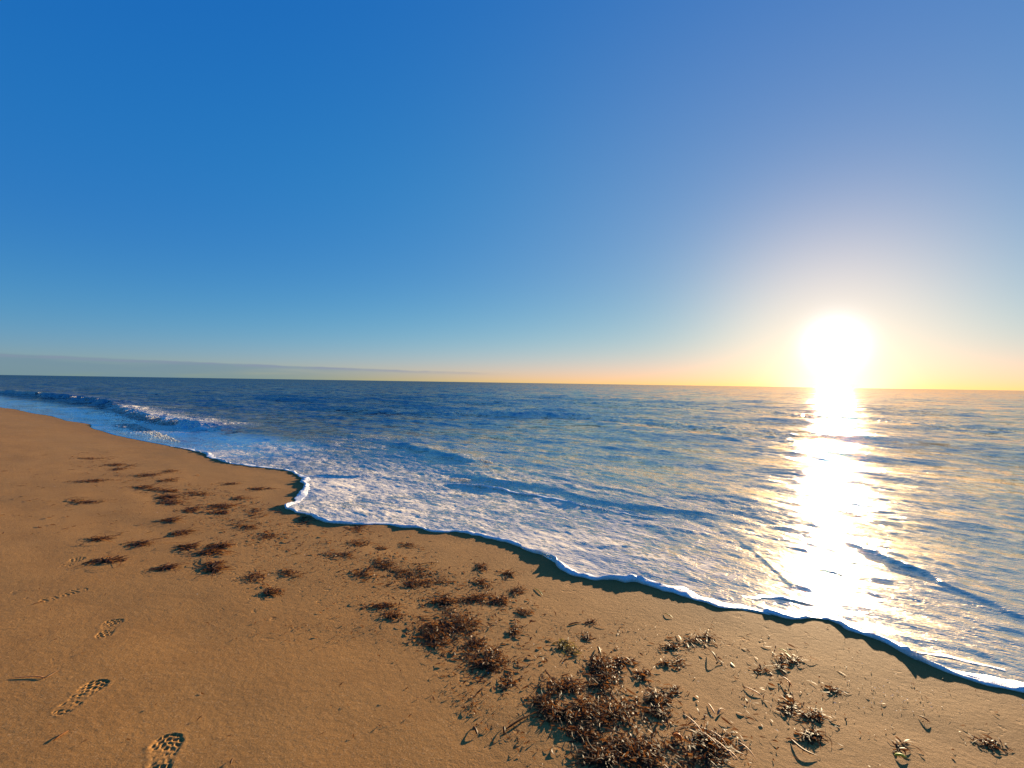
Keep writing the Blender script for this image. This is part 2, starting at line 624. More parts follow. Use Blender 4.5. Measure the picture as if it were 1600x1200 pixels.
M_SPRAY = spray_material()
M_WEED = weed_material('brown_seaweed', (0.018, 0.009, 0.005, 1), (0.135, 0.055, 0.019, 1), (0.26, 0.10, 0.026, 1))
M_OLIVE = weed_material('olive_seaweed', (0.026, 0.022, 0.008, 1), (0.15, 0.115, 0.035, 1), (0.30, 0.22, 0.05, 1))
M_GREEN = weed_material('green_seaweed', (0.05, 0.06, 0.015, 1), (0.20, 0.22, 0.05, 1), (0.40, 0.45, 0.06, 1))
M_ORANGE = weed_material('orange_leaf', (0.20, 0.075, 0.02, 1), (0.40, 0.16, 0.04, 1), (0.5, 0.2, 0.05, 1))
M_REED = weed_material('dry_reed', (0.22, 0.11, 0.05, 1), (0.48, 0.29, 0.15, 1), (0.40, 0.2, 0.08, 1))
M_SHELL = weed_material('shell', (0.45, 0.38, 0.30, 1), (0.75, 0.70, 0.62, 1), (0.5, 0.42, 0.3, 1))

# ------------------------------------------------------------------ footprints (places only; built further down)
# centre px, heading towards px, length
PRINTS = [((127, 1089), (150, 1070), 0.28, 1, 'deep treaded shoe print left of the nearest one, toe rim broken'),
          ((253, 1184), (262, 1160), 0.29, 0, 'sharp treaded shoe print cut by the bottom edge of the picture'),
          ((170, 981), (184, 962), 0.27, 0, 'shallow narrow shoe print, second up from the bottom left corner'),
          ((100, 929), (124, 922), 0.27, 1, 'faint shoe print on the left sand below the first trail of scraps'),
          ((113, 878), (128, 870), 0.26, 0, 'faintest and farthest of the shoe prints on the left sand')]
print_geo = []
for (cx, cy), (tx, ty), ln, side, lab in PRINTS:
    c = at(cx, cy)
    d = at(tx, ty) - c
    d /= np.hypot(*d)
    print_geo.append((c, d, ln, side, lab))


# ------------------------------------------------------------------ sand
def build_sand():
    az = np.concatenate([np.linspace(-180, -75, 60)[:-1], np.linspace(-75, 75, 620), np.linspace(75, 180, 60)[1:]]) * math.pi / 180
    rr = np.concatenate([[0.0, 0.35, 0.7], np.exp(np.linspace(math.log(1.0), math.log(40.0), 520)), np.exp(np.linspace(math.log(41.5), math.log(900.0), 60))])
    A, RR = np.meshgrid(az, rr, indexing='ij')
    x = (RR * np.sin(A)).ravel()
    y = (RR * np.cos(A)).ravel()
    f = grid_faces(len(az), len(rr))
    s, n = sn(x, y)
    keep_v = n < 60.0
    keep = keep_v[f].all(1)
    v = np.stack([x, y, np.zeros_like(x)], 1)
    v, f, _ = compact(v, f, keep, [])
    x, y = v[:, 0], v[:, 1]
    v[:, 2] = ground(x, y)
    for c, d, ln, side, lab in print_geo:        # room under each print
        u = (x - c[0]) * d[0] + (y - c[1]) * d[1]
        w = (x - c[0]) * -d[1] + (y - c[1]) * d[0]
        inside = (1 - smoothstep(np.abs(u), ln * 0.56, ln * 0.63)) * (1 - smoothstep(np.abs(w), ln * 0.25, ln * 0.32))
        v[:, 2] -= 0.03 * inside
    dsh, arc = line_dist(x, y, EDGE_S)
    wet = smoothstep(dsh, -0.55, -0.05)
    # far left: a broader wet band
    s, n = sn(x, y)
    wet = np.maximum(wet, smoothstep(dsh, -1.2, -0.2) * smoothstep(s, 9, 15) * 0.8)
    me = mesh_from('beach_sand', v, f[:, ::-1].ravel(), np.full(len(f), 4))
    set_attr(me, 'wet', wet)
    return link('sand', me, M_SAND, kind='structure', label='damp brown sand beach sloping to the sea')


SAND = build_sand()

# ------------------------------------------------------------------ sea
def sea_line(pts):
    return chaikin(np.array([at_sea(*p) for p in pts]), 2)


def swash_line(pts):
    return chaikin(np.array([at(*p) for p in pts]), 2)


# wave fronts: line, height, front width, back width, foam on the front, foam behind, end fade
RIDGES = [
    (swash_line([(690, 748), (720, 749), (745, 753), (800, 763), (860, 773), (905, 785), (960, 796), (1000, 802), (1060, 808), (1130, 816)]), 0.022, 0.03, 0.55, 0.7, 0.35, 0.35),
    (swash_line([(1150, 842), (1180, 868), (1215, 900), (1252, 928)]), 0.010, 0.018, 0.30, 0.4, 0.2, 0.2),
    (swash_line([(1285, 847), (1330, 858), (1380, 875), (1430, 893), (1480, 917), (1530, 938), (1600, 970), (1680, 1003), (1800, 1050)]), 0.024, 0.035, 0.60, 0.2, 0.0, 0.5),
    (sea_line([(610, 690), (640, 698), (690, 709), (730, 718), (768, 724)]), 0.055, 0.12, 0.50, 0.4, 0.3, 1.0),
    (swash_line([(466, 742), (500, 743), (530, 747), (570, 747), (610, 743)]), 0.022, 0.03, 0.30, 0.7, 0.2, 0.5),
    (swash_line([(606, 816), (607, 806), (614, 795), (626, 784), (640, 776)]), 0.007, 0.03, 0.12, 0.35, 0.15, 0.2),
    (swash_line([(700, 815), (694, 808), (697, 800)]), 0.007, 0.03, 0.12, 0.35, 0.15, 0.1),
    (swash_line([(740, 797), (752, 786), (766, 778), (776, 770)]), 0.008, 0.03, 0.14, 0.45, 0.3, 0.2),
    (swash_line([(1012, 893), (1030, 884), (1050, 872), (1075, 858), (1098, 842)]), 0.008, 0.035, 0.14, 0.35, 0.2, 0.2),
    (swash_line([(930, 858), (965, 855), (1005, 858)]), 0.010, 0.02, 0.14, 0.3, 0.1, 0.3),
    (sea_line([(174, 634), (195, 641), (215, 649), (240, 655), (275, 662), (310, 668), (360, 676)]), 0.16, 0.22, 1.3, 0.9, 0.8, 3.0),
    (sea_line([(-160, 602), (-60, 608), (0, 613), (30, 615), (60, 617), (100, 621), (130, 625), (160, 629), (186, 636)]), 0.24, 0.32, 1.5, 0.25, 0.0, 3.0),
    (sea_line([(430, 642), (560, 643), (700, 645), (850, 648), (1000, 658), (1120, 670), (1230, 683), (1330, 696), (1480, 720)]), 0.09, 0.9, 1.6, 0.0, 0.0, 8.0),
    (sea_line([(700, 626), (900, 629), (1150, 640), (1350, 655), (1600, 676), (1800, 700)]), 0.09, 1.3, 2.4, 0.0, 0.0, 10.0),
    (sea_line([(780, 700), (900, 706), (1010, 716), (1100, 728), (1180, 742)]), 0.03, 0.25, 0.6, 0.1, 0.0, 2.5),
]


SECOND_WAVE = chaikin(np.array([at_sea(*p) for p in [(300, 690), (430, 712), (560, 732), (700, 750), (745, 754), (800, 763), (860, 773), (905, 785), (960, 796), (1000, 802),
                                                    (1060, 808), (1130, 816), (1180, 860), (1225, 905), (1260, 935)]]), 1)


def still_water(x, y):
    film = ground(x, y) + 0.010
    k = 0.03
    h = np.clip(0.5 + 0.5 * (film - SEA_LEVEL) / k, 0, 1)
    return SEA_LEVEL + (film - SEA_LEVEL) * h + k * h * (1 - h)


def build_sea():
    azn = 980
    az = np.concatenate([np.linspace(-90, -62, 50)[:-1], np.linspace(-62, 62, azn), np.linspace(62, 125, 90)[1:]]) * math.pi / 180
    rr = np.concatenate([np.exp(np.linspace(math.log(1.6), math.log(60.0), 620)), np.exp(np.linspace(math.log(61), math.log(700.0), 90)),
                         np.exp(np.linspace(math.log(800), math.log(40000.0), 22))])
    A, RR = np.meshgrid(az, rr, indexing='ij')
    x = (RR * np.sin(A)).ravel()
    y = (RR * np.cos(A)).ravel()
    s, n = sn(x, y)
    f = grid_faces(len(az), len(rr))
    rough_keep = n > 1.5
    keep = rough_keep[f].all(1)
    v = np.stack([x, y, np.zeros_like(x)], 1)
    v, f, _ = compact(v, f, keep, [])
    x, y = v[:, 0], v[:, 1]
    d, arc = line_dist(x, y, EDGE_S)
    keep = (d > -0.10)[f].any(1)
    v, f, (d,) = compact(v, f, keep, [d])
    x, y = v[:, 0], v[:, 1]
    s, n = sn(x, y)
    r = np.hypot(x, y)
    g = ground(x, y)
    film = g + 0.006 + 0.006 * smoothstep(d, 0.0, 0.6)
    film = film - 0.05 * smoothstep(-d, 0.0, 0.06)
    k = 0.03
    h = np.clip(0.5 + 0.5 * (film - SEA_LEVEL) / k, 0, 1)
    z = SEA_LEVEL + (film - SEA_LEVEL) * h + k * h * (1 - h)
    inshore = smoothstep(d, 0.15, 3.5)
    off = smoothstep(d, 3.0, 14.0)
    # swell and chop
    z += 0.052 * sample(TL, 90.0, s, n) * 1.0 * off * (1 - smoothstep(r, 250, 600))
    z += 0.055 * sample(TM, 19.0, s, n) * (0.15 + 0.85 * off) * inshore * (1 - smoothstep(r, 50, 160))
    z += 0.030 * sample(TM, 19.0, s * 0.86 + n * 0.5 + 4.0, n * 0.86 - s * 0.5) * inshore * (1 - smoothstep(r, 50, 160))
    sh = 1 - smoothstep(r, 9, 26)
    ed = smoothstep(d, 0.0, 0.10)
    z += (0.075 * sample(TS, 5.3, s, n) + 0.06 * sample(TS, 5.3, s * 0.9 + n * 0.43 + 1.7, n * 0.9 - s * 0.43)) * sh * ed * (0.72 + 0.28 * inshore)
    # foam amounts
    foam = 0.92 * (1 - smoothstep(d, 1.2, 4.6)) + 0.0 * d
    foam = np.maximum(foam, 0.66 * (1 - smoothstep(d, 3.5, 10.0)))
    foam *= 1 - 0.75 * smoothstep(s, 12.5, 15.5)               # still film at the far left
    foam *= 1 - 0.50 * smoothstep(-s, -2.5, 2.0)                # less lace towards the right
    foam *= 0.85 + 0.25 * np.clip(sample(TI, 7.7, s, n) * 6, -1, 1)
    near = r < 200
    q2, a2 = line_dist(x, y, SECOND_WAVE)
    s_cut = float(at(1195, 885) @ SV)
    sheet = smoothstep(s, s_cut - 0.25, s_cut + 0.55) * (1 - smoothstep(s, 6.5, 10.5)) * (1 - smoothstep(q2, -0.25, 0.25))
    sheet *= 0.90 + 0.16 * np.clip(sample(TI, 7.7, s * 0.6 + 3, n * 0.6) * 6, -1, 1)
    foam = np.maximum(foam, 1.0 * sheet * smoothstep(d, -0.02, 0.05))
    churn = smoothstep(s, s_cut - 0.2, s_cut + 1.2) * (1 - smoothstep(s, 8.0, 13.0)) * (1 - smoothstep(q2, 0.6, 4.0))
    foam = np.maximum(foam, 0.78 * churn)
    for line, hh, fw, bw, f_front, f_back, fade in RIDGES:
        lo = line.min(0) - 6
        hi = line.max(0) + 6
        sel = np.where((x > lo[0]) & (x < hi[0]) & (y > lo[1]) & (y < hi[1]) & near)[0]
        if len(sel) == 0:
            continue
        q, a = line_dist(x[sel], y[sel], line)
        # the crest line wanders a little
        q = q + (fw * 4.0 + 0.12) * sample(TI, 7.7, s[sel] * 0.8, n[sel] * 0.8)
        total = np.hypot(*np.diff(line, axis=0).T).sum()
        w = smoothstep(a, 0, fade) * (1 - smoothstep(a, total - fade, total))
        at_end = (a <= 1e-6) | (a >= total - 1e-6)
        w = np.where(at_end, 0, w)
        var = 0.75 + 0.5 * np.clip(0.5 + 5 * sample(TI, 7.7, s[sel] * 1.3 + 2, n[sel] * 0.3), 0, 1)
        prof = np.where(q > 0, np.exp(-(q / bw) ** 2), np.exp(-(q / fw) ** 2))
        z[sel] += hh * w * prof * var
        ff = f_front * w * np.where(q < 0, np.exp(-((q + fw) / (fw * 1.6)) ** 2), np.exp(-(q / (fw * 1.2)) ** 2))
        fb = f_back * w * np.where(q > 0, np.exp(-(q / (bw * 2.2)) ** 2), 0)
        foam[sel] = np.maximum(foam[sel], np.maximum(ff, fb))
    # tumbling white water in front of the left breaker
    c = at_sea(238, 668)
    ww = np.exp(-(((s - (c @ SV)) / 3.4) ** 2 + ((n - (c @ NV)) / 1.1) ** 2))
    foam = np.maximum(foam, 1.0 * ww)
    shoal = (0.60 * (1 - smoothstep(d, 2.0, 16.0)) + 0.40 * (1 - smoothstep(d, 8, 90))) * (1 - 0.85 * smoothstep(s, 1.0, 14.0))
    v[:, 2] = z
    me = mesh_from('sea_surface', v, f[:, ::-1].ravel(), np.full(len(f), 4))
    set_attr(me, 'foam', np.clip(foam, 0, 1.2))
    set_attr(me, 'shoal', shoal)
    set_attr(me, 'far', smoothstep(d, 0.5, 8.0))
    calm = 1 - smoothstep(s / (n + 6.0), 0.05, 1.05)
    set_attr(me, 'glare_tint', calm)
    set_attr(me, 'calm', np.maximum(calm, (1 - smoothstep(d, 1.6, 3.6)) * smoothstep(s, 9.0, 13.0)))
    set_attr(me, 'film', 1 - smoothstep(d, 0.5, 3.5))
    return link('sea', me, M_SEA, kind='structure', label='rippled blue sea with low waves reaching the horizon')


SEA = build_sea()
#SEAHOOK


# ------------------------------------------------------------------ foam roll along the swash edge
def resample(line, step_fn):
    seg = np.hypot(*np.diff(line, axis=0).T)
    cum = np.concatenate([[0], np.cumsum(seg)])
    t, out = 0.0, []
    while t < cum[-1]:
        k = min(np.searchsorted(cum, t, 'right') - 1, len(seg) - 1)
        p = line[k] + (line[k + 1] - line[k]) * ((t - cum[k]) / (seg[k] + 1e-9))
        out.append(p)
        t += step_fn(p)
    return np.array(out)


def noise1(x, seed):
    g = np.random.default_rng(seed)
    tab = g.uniform(-1, 1, 4096)
    i = np.floor(x).astype(int)
    f = x - i
    f = f * f * (3 - 2 * f)
    return tab[i % 4096] * (1 - f) + tab[(i + 1) % 4096] * f


def foam_roll(name, line, width, height, seed, label, taper=0.4, inner=1.0, float_by=None):
    p = resample(line, lambda q: max(0.012, 0.0032 * np.hypot(*q)))
    tan = np.gradient(p, axis=0)
    # directions averaged so that the section does not fold in the notches
    for _ in range(6):
        tan[1:-1] = (tan[:-2] + tan[1:-1] + tan[2:]) / 3
    tan /= np.hypot(tan[:, 0], tan[:, 1])[:, None] + 1e-9
    nor = np.stack([-tan[:, 1], tan[:, 0]], 1)            # seaward
    arc = np.concatenate([[0], np.cumsum(np.hypot(*np.diff(p, axis=0).T))])
    far = np.clip(np.hypot(p[:, 0], p[:, 1]) / 4.5, 0.8, 4.0)
    w = width * (0.85 + 0.65 * noise1(arc / 0.55, seed) + 0.45 * noise1(arc / 0.16, seed + 1)) * far ** 0.35
    h = height * (0.72 + 0.75 * noise1(arc / 0.42, seed + 2) + 0.50 * noise1(arc / 0.11, seed + 3) + 0.15 * noise1(arc / 0.04, seed + 7)) * far ** 0.25
    nearby = 1 - smoothstep(np.hypot(p[:, 0], p[:, 1]), 4.0, 5.8)
    w, h = w * (1 + 0.95 * nearby), h * (1 + 0.55 * nearby)
    h = np.maximum(h, 0.10 * height)
    ends = smoothstep(arc, 0, taper) * (1 - smoothstep(arc, arc[-1] - taper, arc[-1]))
    w = np.maximum(w, 0.2 * width) * (0.25 + 0.75 * ends)
    h = h * ends
    shift = 0.045 * noise1(arc / 0.33, seed + 4) + 0.022 * noise1(arc / 0.09, seed + 5)
    prof = [(-0.50, -0.30), (-0.60, 0.10), (-0.58, 0.45), (-0.44, 0.80), (-0.22, 0.98), (0.05, 1.0), (0.35, 0.85), (0.70, 0.55), (1.15, 0.30), (1.7, 0.02), (1.9, -0.4)]
    nv = len(prof)
    V = np.zeros((len(p), nv, 3))
    for j, (a, b) in enumerate(prof):
        off = a * w * (inner if a > 0 else 1) + shift
        q = p + nor * off[:, None]
        lump = 1 + 0.35 * noise1(arc / 0.05 + j * 17.3, seed + 6) * (0 < j < nv - 2)
        V[:, j, 0], V[:, j, 1] = q[:, 0], q[:, 1]
        if float_by is None:
            V[:, j, 2] = ground(q[:, 0], q[:, 1]) + b * h * lump + (0.006 if b > 0 else 0.0)
        else:
            V[:, j, 2] = still_water(q[:, 0], q[:, 1]) + float_by + b * h * lump - (0.0 if 0 < j < nv - 2 else 0.02)
    f = grid_faces(len(p), nv)
    me = mesh_from(name, V.reshape(-1, 3), f.ravel(), np.full(len(f), 4))
    return link(name, me, M_FOAM, parent=SEA, label=label)


i_end = len(left_ext) + len(edge) + 3
foam_line = chaikin(EDGE[I_FOAM:i_end], 2)
foam_roll('foam_edge', foam_line, 0.046, 0.0160, 21, 'puffy white foam rim along the edge of the swash', taper=1.5, inner=0.6)
def sea_edge(pts):
    return chaikin(np.array([at_sea(*p, z=SEA_LEVEL + 0.01) for p in pts]), 2)


foam_roll('foam_ridge', sea_edge([(700, 754), (745, 758), (800, 767), (860, 777), (905, 789), (960, 800), (1000, 806), (1050, 811)]), 0.030, 0.014, 31, 'thin foam lip on the small second wave', float_by=0.002)
foam_roll('foam_ridge', swash_line([(466, 744), (500, 745), (530, 749), (560, 750)]), 0.035, 0.012, 41, 'short foam lip behind the notch in the swash edge', float_by=0.002)
foam_roll('foam_ridge', swash_line([(1165, 937), (1215, 938), (1255, 943), (1290, 951)]), 0.030, 0.012, 51, 'second foam roll doubling the rim in the sun glitter', float_by=0.001)
foam_roll('foam_ridge', swash_line([(1440, 1026), (1480, 1029), (1530, 1036), (1570, 1047)]), 0.026, 0.010, 52, 'second foam roll doubling the rim at lower right', float_by=0.001)


# white water thrown up by the breakers on the left
def whitewater(name, pts, count, spread_n, size, lift, seed, label):
    g = np.random.default_rng(seed)
    line = sea_line(pts)
    seg = np.hypot(*np.diff(line, axis=0).T)
    cum = np.concatenate([[0], np.cumsum(seg)])
    oct_v = np.array([[1, 0, 0], [-1, 0, 0], [0, 1, 0], [0, -1, 0], [0, 0, 1], [0, 0, -1.0]])
    oct_f = np.array([[0, 2, 4], [2, 1, 4], [1, 3, 4], [3, 0, 4], [2, 0, 5], [1, 2, 5], [3, 1, 5], [0, 3, 5]])
    vs, fs = [], []
    for i in range(count):
        t = g.uniform(0, cum[-1])
        k = min(np.searchsorted(cum, t, 'right') - 1, len(seg) - 1)
        c = line[k] + (line[k + 1] - line[k]) * ((t - cum[k]) / seg[k])
        dn = -abs(g.normal(0, spread_n)) + 0.1
        c = c + NV * dn
        sz = size * g.lognormal(0, 0.5)
        cz = SEA_LEVEL + lift * math.exp(-(dn / (spread_n * 0.9)) ** 2) * g.uniform(0.3, 1.15)
        v = oct_v * (sz * g.uniform(0.7, 1.8), sz * g.uniform(0.7, 1.4), sz * g.uniform(0.25, 0.45))
        v = v + g.normal(0, sz * 0.2, v.shape)
        vs.append(v + (c[0], c[1], cz))
        fs.append(oct_f + 6 * i)
    V, Fc = np.concatenate(vs), np.concatenate(fs)
    me = mesh_from(name, V, Fc.ravel(), np.full(len(Fc), 3))
    return link(name, me, M_SPRAY, parent=SEA, label=label, kind='stuff')


whitewater('breaker_foam', [(186, 637), (198, 643), (215, 650), (240, 657), (280, 664)], 4200, 0.34, 0.016, 0.15, 61, 'tumbling white water of the breaker on the left')
whitewater('breaker_foam', [(205, 662), (230, 672), (262, 684), (280, 694)], 2200, 0.60, 0.014, 0.012, 62, 'scattered froth running ahead of the left breaker')
whitewater('crest_foam', [(105, 622), (125, 625), (158, 628)], 900, 0.28, 0.024, 0.20, 63, 'broken white crest of the farther wave on the left')
whitewater('crest_foam', [(38, 615), (50, 616), (62, 617)], 500, 0.28, 0.026, 0.20, 64, 'small white crest near the left edge of the picture')
whitewater('crest_foam', [(744, 719), (756, 721), (768, 724)], 320, 0.12, 0.007, 0.03, 65, 'curling froth on the small mid wave')
whitewater('crest_foam', [(702, 748), (716, 749), (732, 751)], 320, 0.08, 0.006, 0.012, 66, 'froth at the left end of the second wave')


# ------------------------------------------------------------------ footprints pressed into the sand
def build_print(c, d, ln, side, lab, seed, depth):
    nu, nw = 150, 96
    U, Wd = np.meshgrid(np.linspace(-0.90, 0.90, nu) * ln, np.linspace(-0.56, 0.56, nw) * ln, indexing='ij')
    t = U / ln                                               # -0.5 heel .. 0.5 toe
    half = np.interp(t, [-0.5, -0.42, -0.3, -0.1, 0.1, 0.28, 0.42, 0.5], [0.06, 0.13, 0.155, 0.13, 0.165, 0.20, 0.16, 0.06]) * ln
    half = np.where(np.abs(t) > 0.5, 0.0, half)
    mid = np.interp(t, [-0.5, 0, 0.5], [0.0, 0.012, -0.01]) * ln * (1 if side else -1)
    g = np.random.default_rng(seed)
    jit = sample(TI, 7.7, U * 14 + seed, Wd * 14) * 0.12
    sd = half - np.abs(Wd - mid) + jit * 0.018 - np.maximum(np.abs(t) - 0.5, 0) * ln * 1.2
    inside = smoothstep(sd, -0.004, 0.010)
    rim = np.exp(-((sd + 0.010) / 0.010) ** 2)
    # tread: rows of bars with a split down the middle
    pitch = 0.026 + 0.003 * (seed % 3)
    row = (U + (0.15 + 0.12 * (seed % 4)) * np.abs(Wd - mid) + 0.02 * jit * 10) / pitch
    bars = 1 - smoothstep(np.abs((row % 1) - 0.5), 0.20, 0.34)
    colm = (Wd - mid + 0.5 * 0.026 * (np.floor(row) % 2)) / 0.026
    split = 1 - smoothstep(np.abs((colm % 1) - 0.5), 0.26, 0.42)
    arch = 1 - 0.75 * np.exp(-((t + 0.1) / 0.085) ** 2)
    worn = np.clip(0.75 + sample(TI, 7.7, U * 9 + 2 * seed, Wd * 9 + 1.0) * 5.0, 0.15, 1.0)
    z = -depth * inside * arch * worn * (0.22 + 0.78 * bars * split)
    z += depth * 0.16 * rim * (0.5 + 0.5 * np.clip(jit * 40, -1, 1))
    z += 0.0025 * jit * 10 * inside
    x = c[0] + U * d[0] - Wd * d[1]
    y = c[1] + U * d[1] + Wd * d[0]
    edge_u = np.minimum(0.90 * ln - np.abs(U), 0.56 * ln - np.abs(Wd))
    fadeout = smoothstep(edge_u, 0.0, 0.025)
    V = np.stack([x, y, ground(x, y) + z * fadeout + 0.0002 * fadeout - 0.0002 * (1 - fadeout)], 2).reshape(-1, 3)
    f = grid_faces(nu, nw)
    me = mesh_from('footprint', V, f[:, ::-1].ravel(), np.full(len(f), 4))
    set_attr(me, 'wet', np.zeros(len(V)))
    o = link('footprint', me, M_SAND, parent=SAND, label=lab)
    return o


for i, (c, d, ln, side, lab) in enumerate(print_geo):
    build_print(c, d, ln, side, lab, 70 + i, [0.0068, 0.0080, 0.0048, 0.0045, 0.0038][i])


# ------------------------------------------------------------------ seaweed
class Blades:
    """collects thin leaf ribbons into one mesh"""
    def __init__(self, seed):
        self.v, self.f, self.t, self.n = [], [], [], 0
        self.g = np.random.default_rng(seed)

    def ribbon(self, base, az, length, width, rise, curl, tint, seg=4, twist=0.0, tip=0.25, arch=0.0):
        u = np.linspace(0, 1, seg + 1)
        a = az + curl * u
        st = length / seg
        x = base[0] + np.concatenate([[0], np.cumsum(np.cos(a[:-1]) * st)])
        y = base[1] + np.concatenate([[0], np.cumsum(np.sin(a[:-1]) * st)])
        z = base[2] + rise * u + arch * np.sin(u * math.pi)
        w = width * 0.5 * np.minimum(1.0, np.minimum(0.35 + u * 3, tip + (1 - u) * 2.2))
        tw = twist * (u - 0.2) + self.g.uniform(-0.5, 0.5)
        nx, ny = -np.sin(a), np.cos(a)
        dx, dy, dz = nx * w * np.cos(tw), ny * w * np.cos(tw), w * np.sin(tw)
        V = np.empty((2 * (seg + 1), 3))
        V[0::2] = np.stack([x - dx, y - dy, z - dz], 1)
        V[1::2] = np.stack([x + dx, y + dy, z + dz], 1)
        i = np.arange(seg) * 2 + self.n
        self.v.append(V)
        self.f.append(np.stack([i, i + 1, i + 3, i + 2], 1))
        self.t.append(np.full(len(V), tint))
        self.n += len(V)

    def mound(self, c, e1, e2, h, seed, tint=0.05):
        """lumpy heart of a pile"""
        nr, na = 5, 14
        vs = []
        for i in range(nr + 1):
            rr = i / nr
            for j in range(na):
                th_ = 2 * math.pi * j / na
                k = rr * (0.75 + 0.22 * math.sin(3 * th_ + seed) + 0.12 * math.sin(5 * th_ + 2 * seed))
                p = c + e1 * k * math.cos(th_) + e2 * k * math.sin(th_)
                zz = float(ground(p[0], p[1])) - 0.004 + h * 0.62 * (1 - rr ** 2) * self.g.uniform(0.6, 1.15)
                vs.append((p[0], p[1], zz))
        V = np.array(vs)
        fs = []
        for i in range(nr):
            for j in range(na):
                a = i * na + j
                b = i * na + (j + 1) % na
                fs.append((a, b, b + na, a + na))
        self.v.append(V)
        self.f.append(np.array(fs) + self.n)
        self.t.append(np.full(len(V), tint))
        self.n += len(V)

    def build(self, name, mat, **props):
        V, Fc = np.concatenate(self.v), np.concatenate(self.f)
        me = mesh_from(name, V, Fc.ravel(), np.full(len(Fc), 4))
        set_attr(me, 'tint', np.concatenate(self.t))
        return link(name, me, mat, **props)


def clump(name, px, hw, hh, h, n, seed, label, mat=None, group=None, heart=True, ln=(0.03, 0.075), wd=(0.005, 0.010), lean=None, ring=False, category='seaweed'):
    B = Blades(seed)
    g = B.g
    c = at(*px)
    e1 = (at(px[0] + hw, px[1]) - at(px[0] - hw, px[1])) / 2
    e2 = (at(px[0], px[1] + hh) - at(px[0], px[1] - hh)) / 2
    root = bpy.data.objects.new(name, None)
    col.objects.link(root)
    root.location = (c[0], c[1], float(ground(c[0], c[1])))
    root['label'] = label
    root['category'] = category
    if group:
        root['group'] = group
    H_ = Blades(seed + 1000)
    hk = 0.75 if heart else 0.45
    H_.mound(c, e1 * hk, e2 * hk, h * (0.7 if heart else 0.4), seed)
    # a few lobes make an uneven outline
    K = max(2, int(3 + hw * hh / 160))
    lob = []
    for _ in range(K):
        a, rr_ = g.uniform(0, 2 * math.pi), math.sqrt(g.uniform()) * 0.75
        lob.append((rr_ * math.cos(a), rr_ * math.sin(a), g.uniform(0.16, 0.38), g.uniform(0.5, 1.1)))
    for i in range(n):
        lx, ly, lr, lh = lob[g.integers(K)]
        ga, gb = g.normal(0, 1), g.normal(0, 1)
        stray = g.uniform() < 0.13
        k = lr * (1.9 if stray else 1.0)
        p = c + e1 * (lx + ga * k) + e2 * (ly + gb * k)
        top_ = 0.0 if stray else h * lh * math.exp(-0.5 * (ga * ga + gb * gb))
        L = g.uniform(*ln)
        wk = 1.0
        if g.uniform() < 0.22:
            L, wk = L * 2.1, 0.45
        az_ = g.uniform(0, 2 * math.pi) if lean is None else lean + g.normal(0, 0.35)
        gz = float(ground(p[0], p[1]))
        z0 = gz + 0.002 + top_ * g.uniform(0.3, 1.0)
        if g.uniform() < 0.12 and top_ > 0.008:
            L *= 0.55
            rise = L * g.uniform(0.4, 0.9)
        else:
            rise = min(L, 0.05) * g.uniform(-0.30, 0.24) * min(1.0, 0.12 + top_ / 0.014)
        rise = max(rise, gz + 0.002 - z0)
        tint = min(1.0, max(0.0, g.beta(1.2, 2.4)))
        B.ribbon((p[0], p[1], z0), az_, L, g.uniform(*wd) * wk, rise, g.normal(0, 1.3), tint, seg=4, twist=g.normal(0, 0.9), arch=L * g.uniform(0, 0.10))
    for b_, nm, kind in ((H_, 'matted_core', None), (B, 'fronds', 'stuff')):
        b_.v = [v - np.array(root.location) for v in b_.v]
        o = b_.build(nm, mat or M_WEED, parent=root)
        if kind:
            o['kind'] = kind
    return root


SH = (0.025, 0.06)
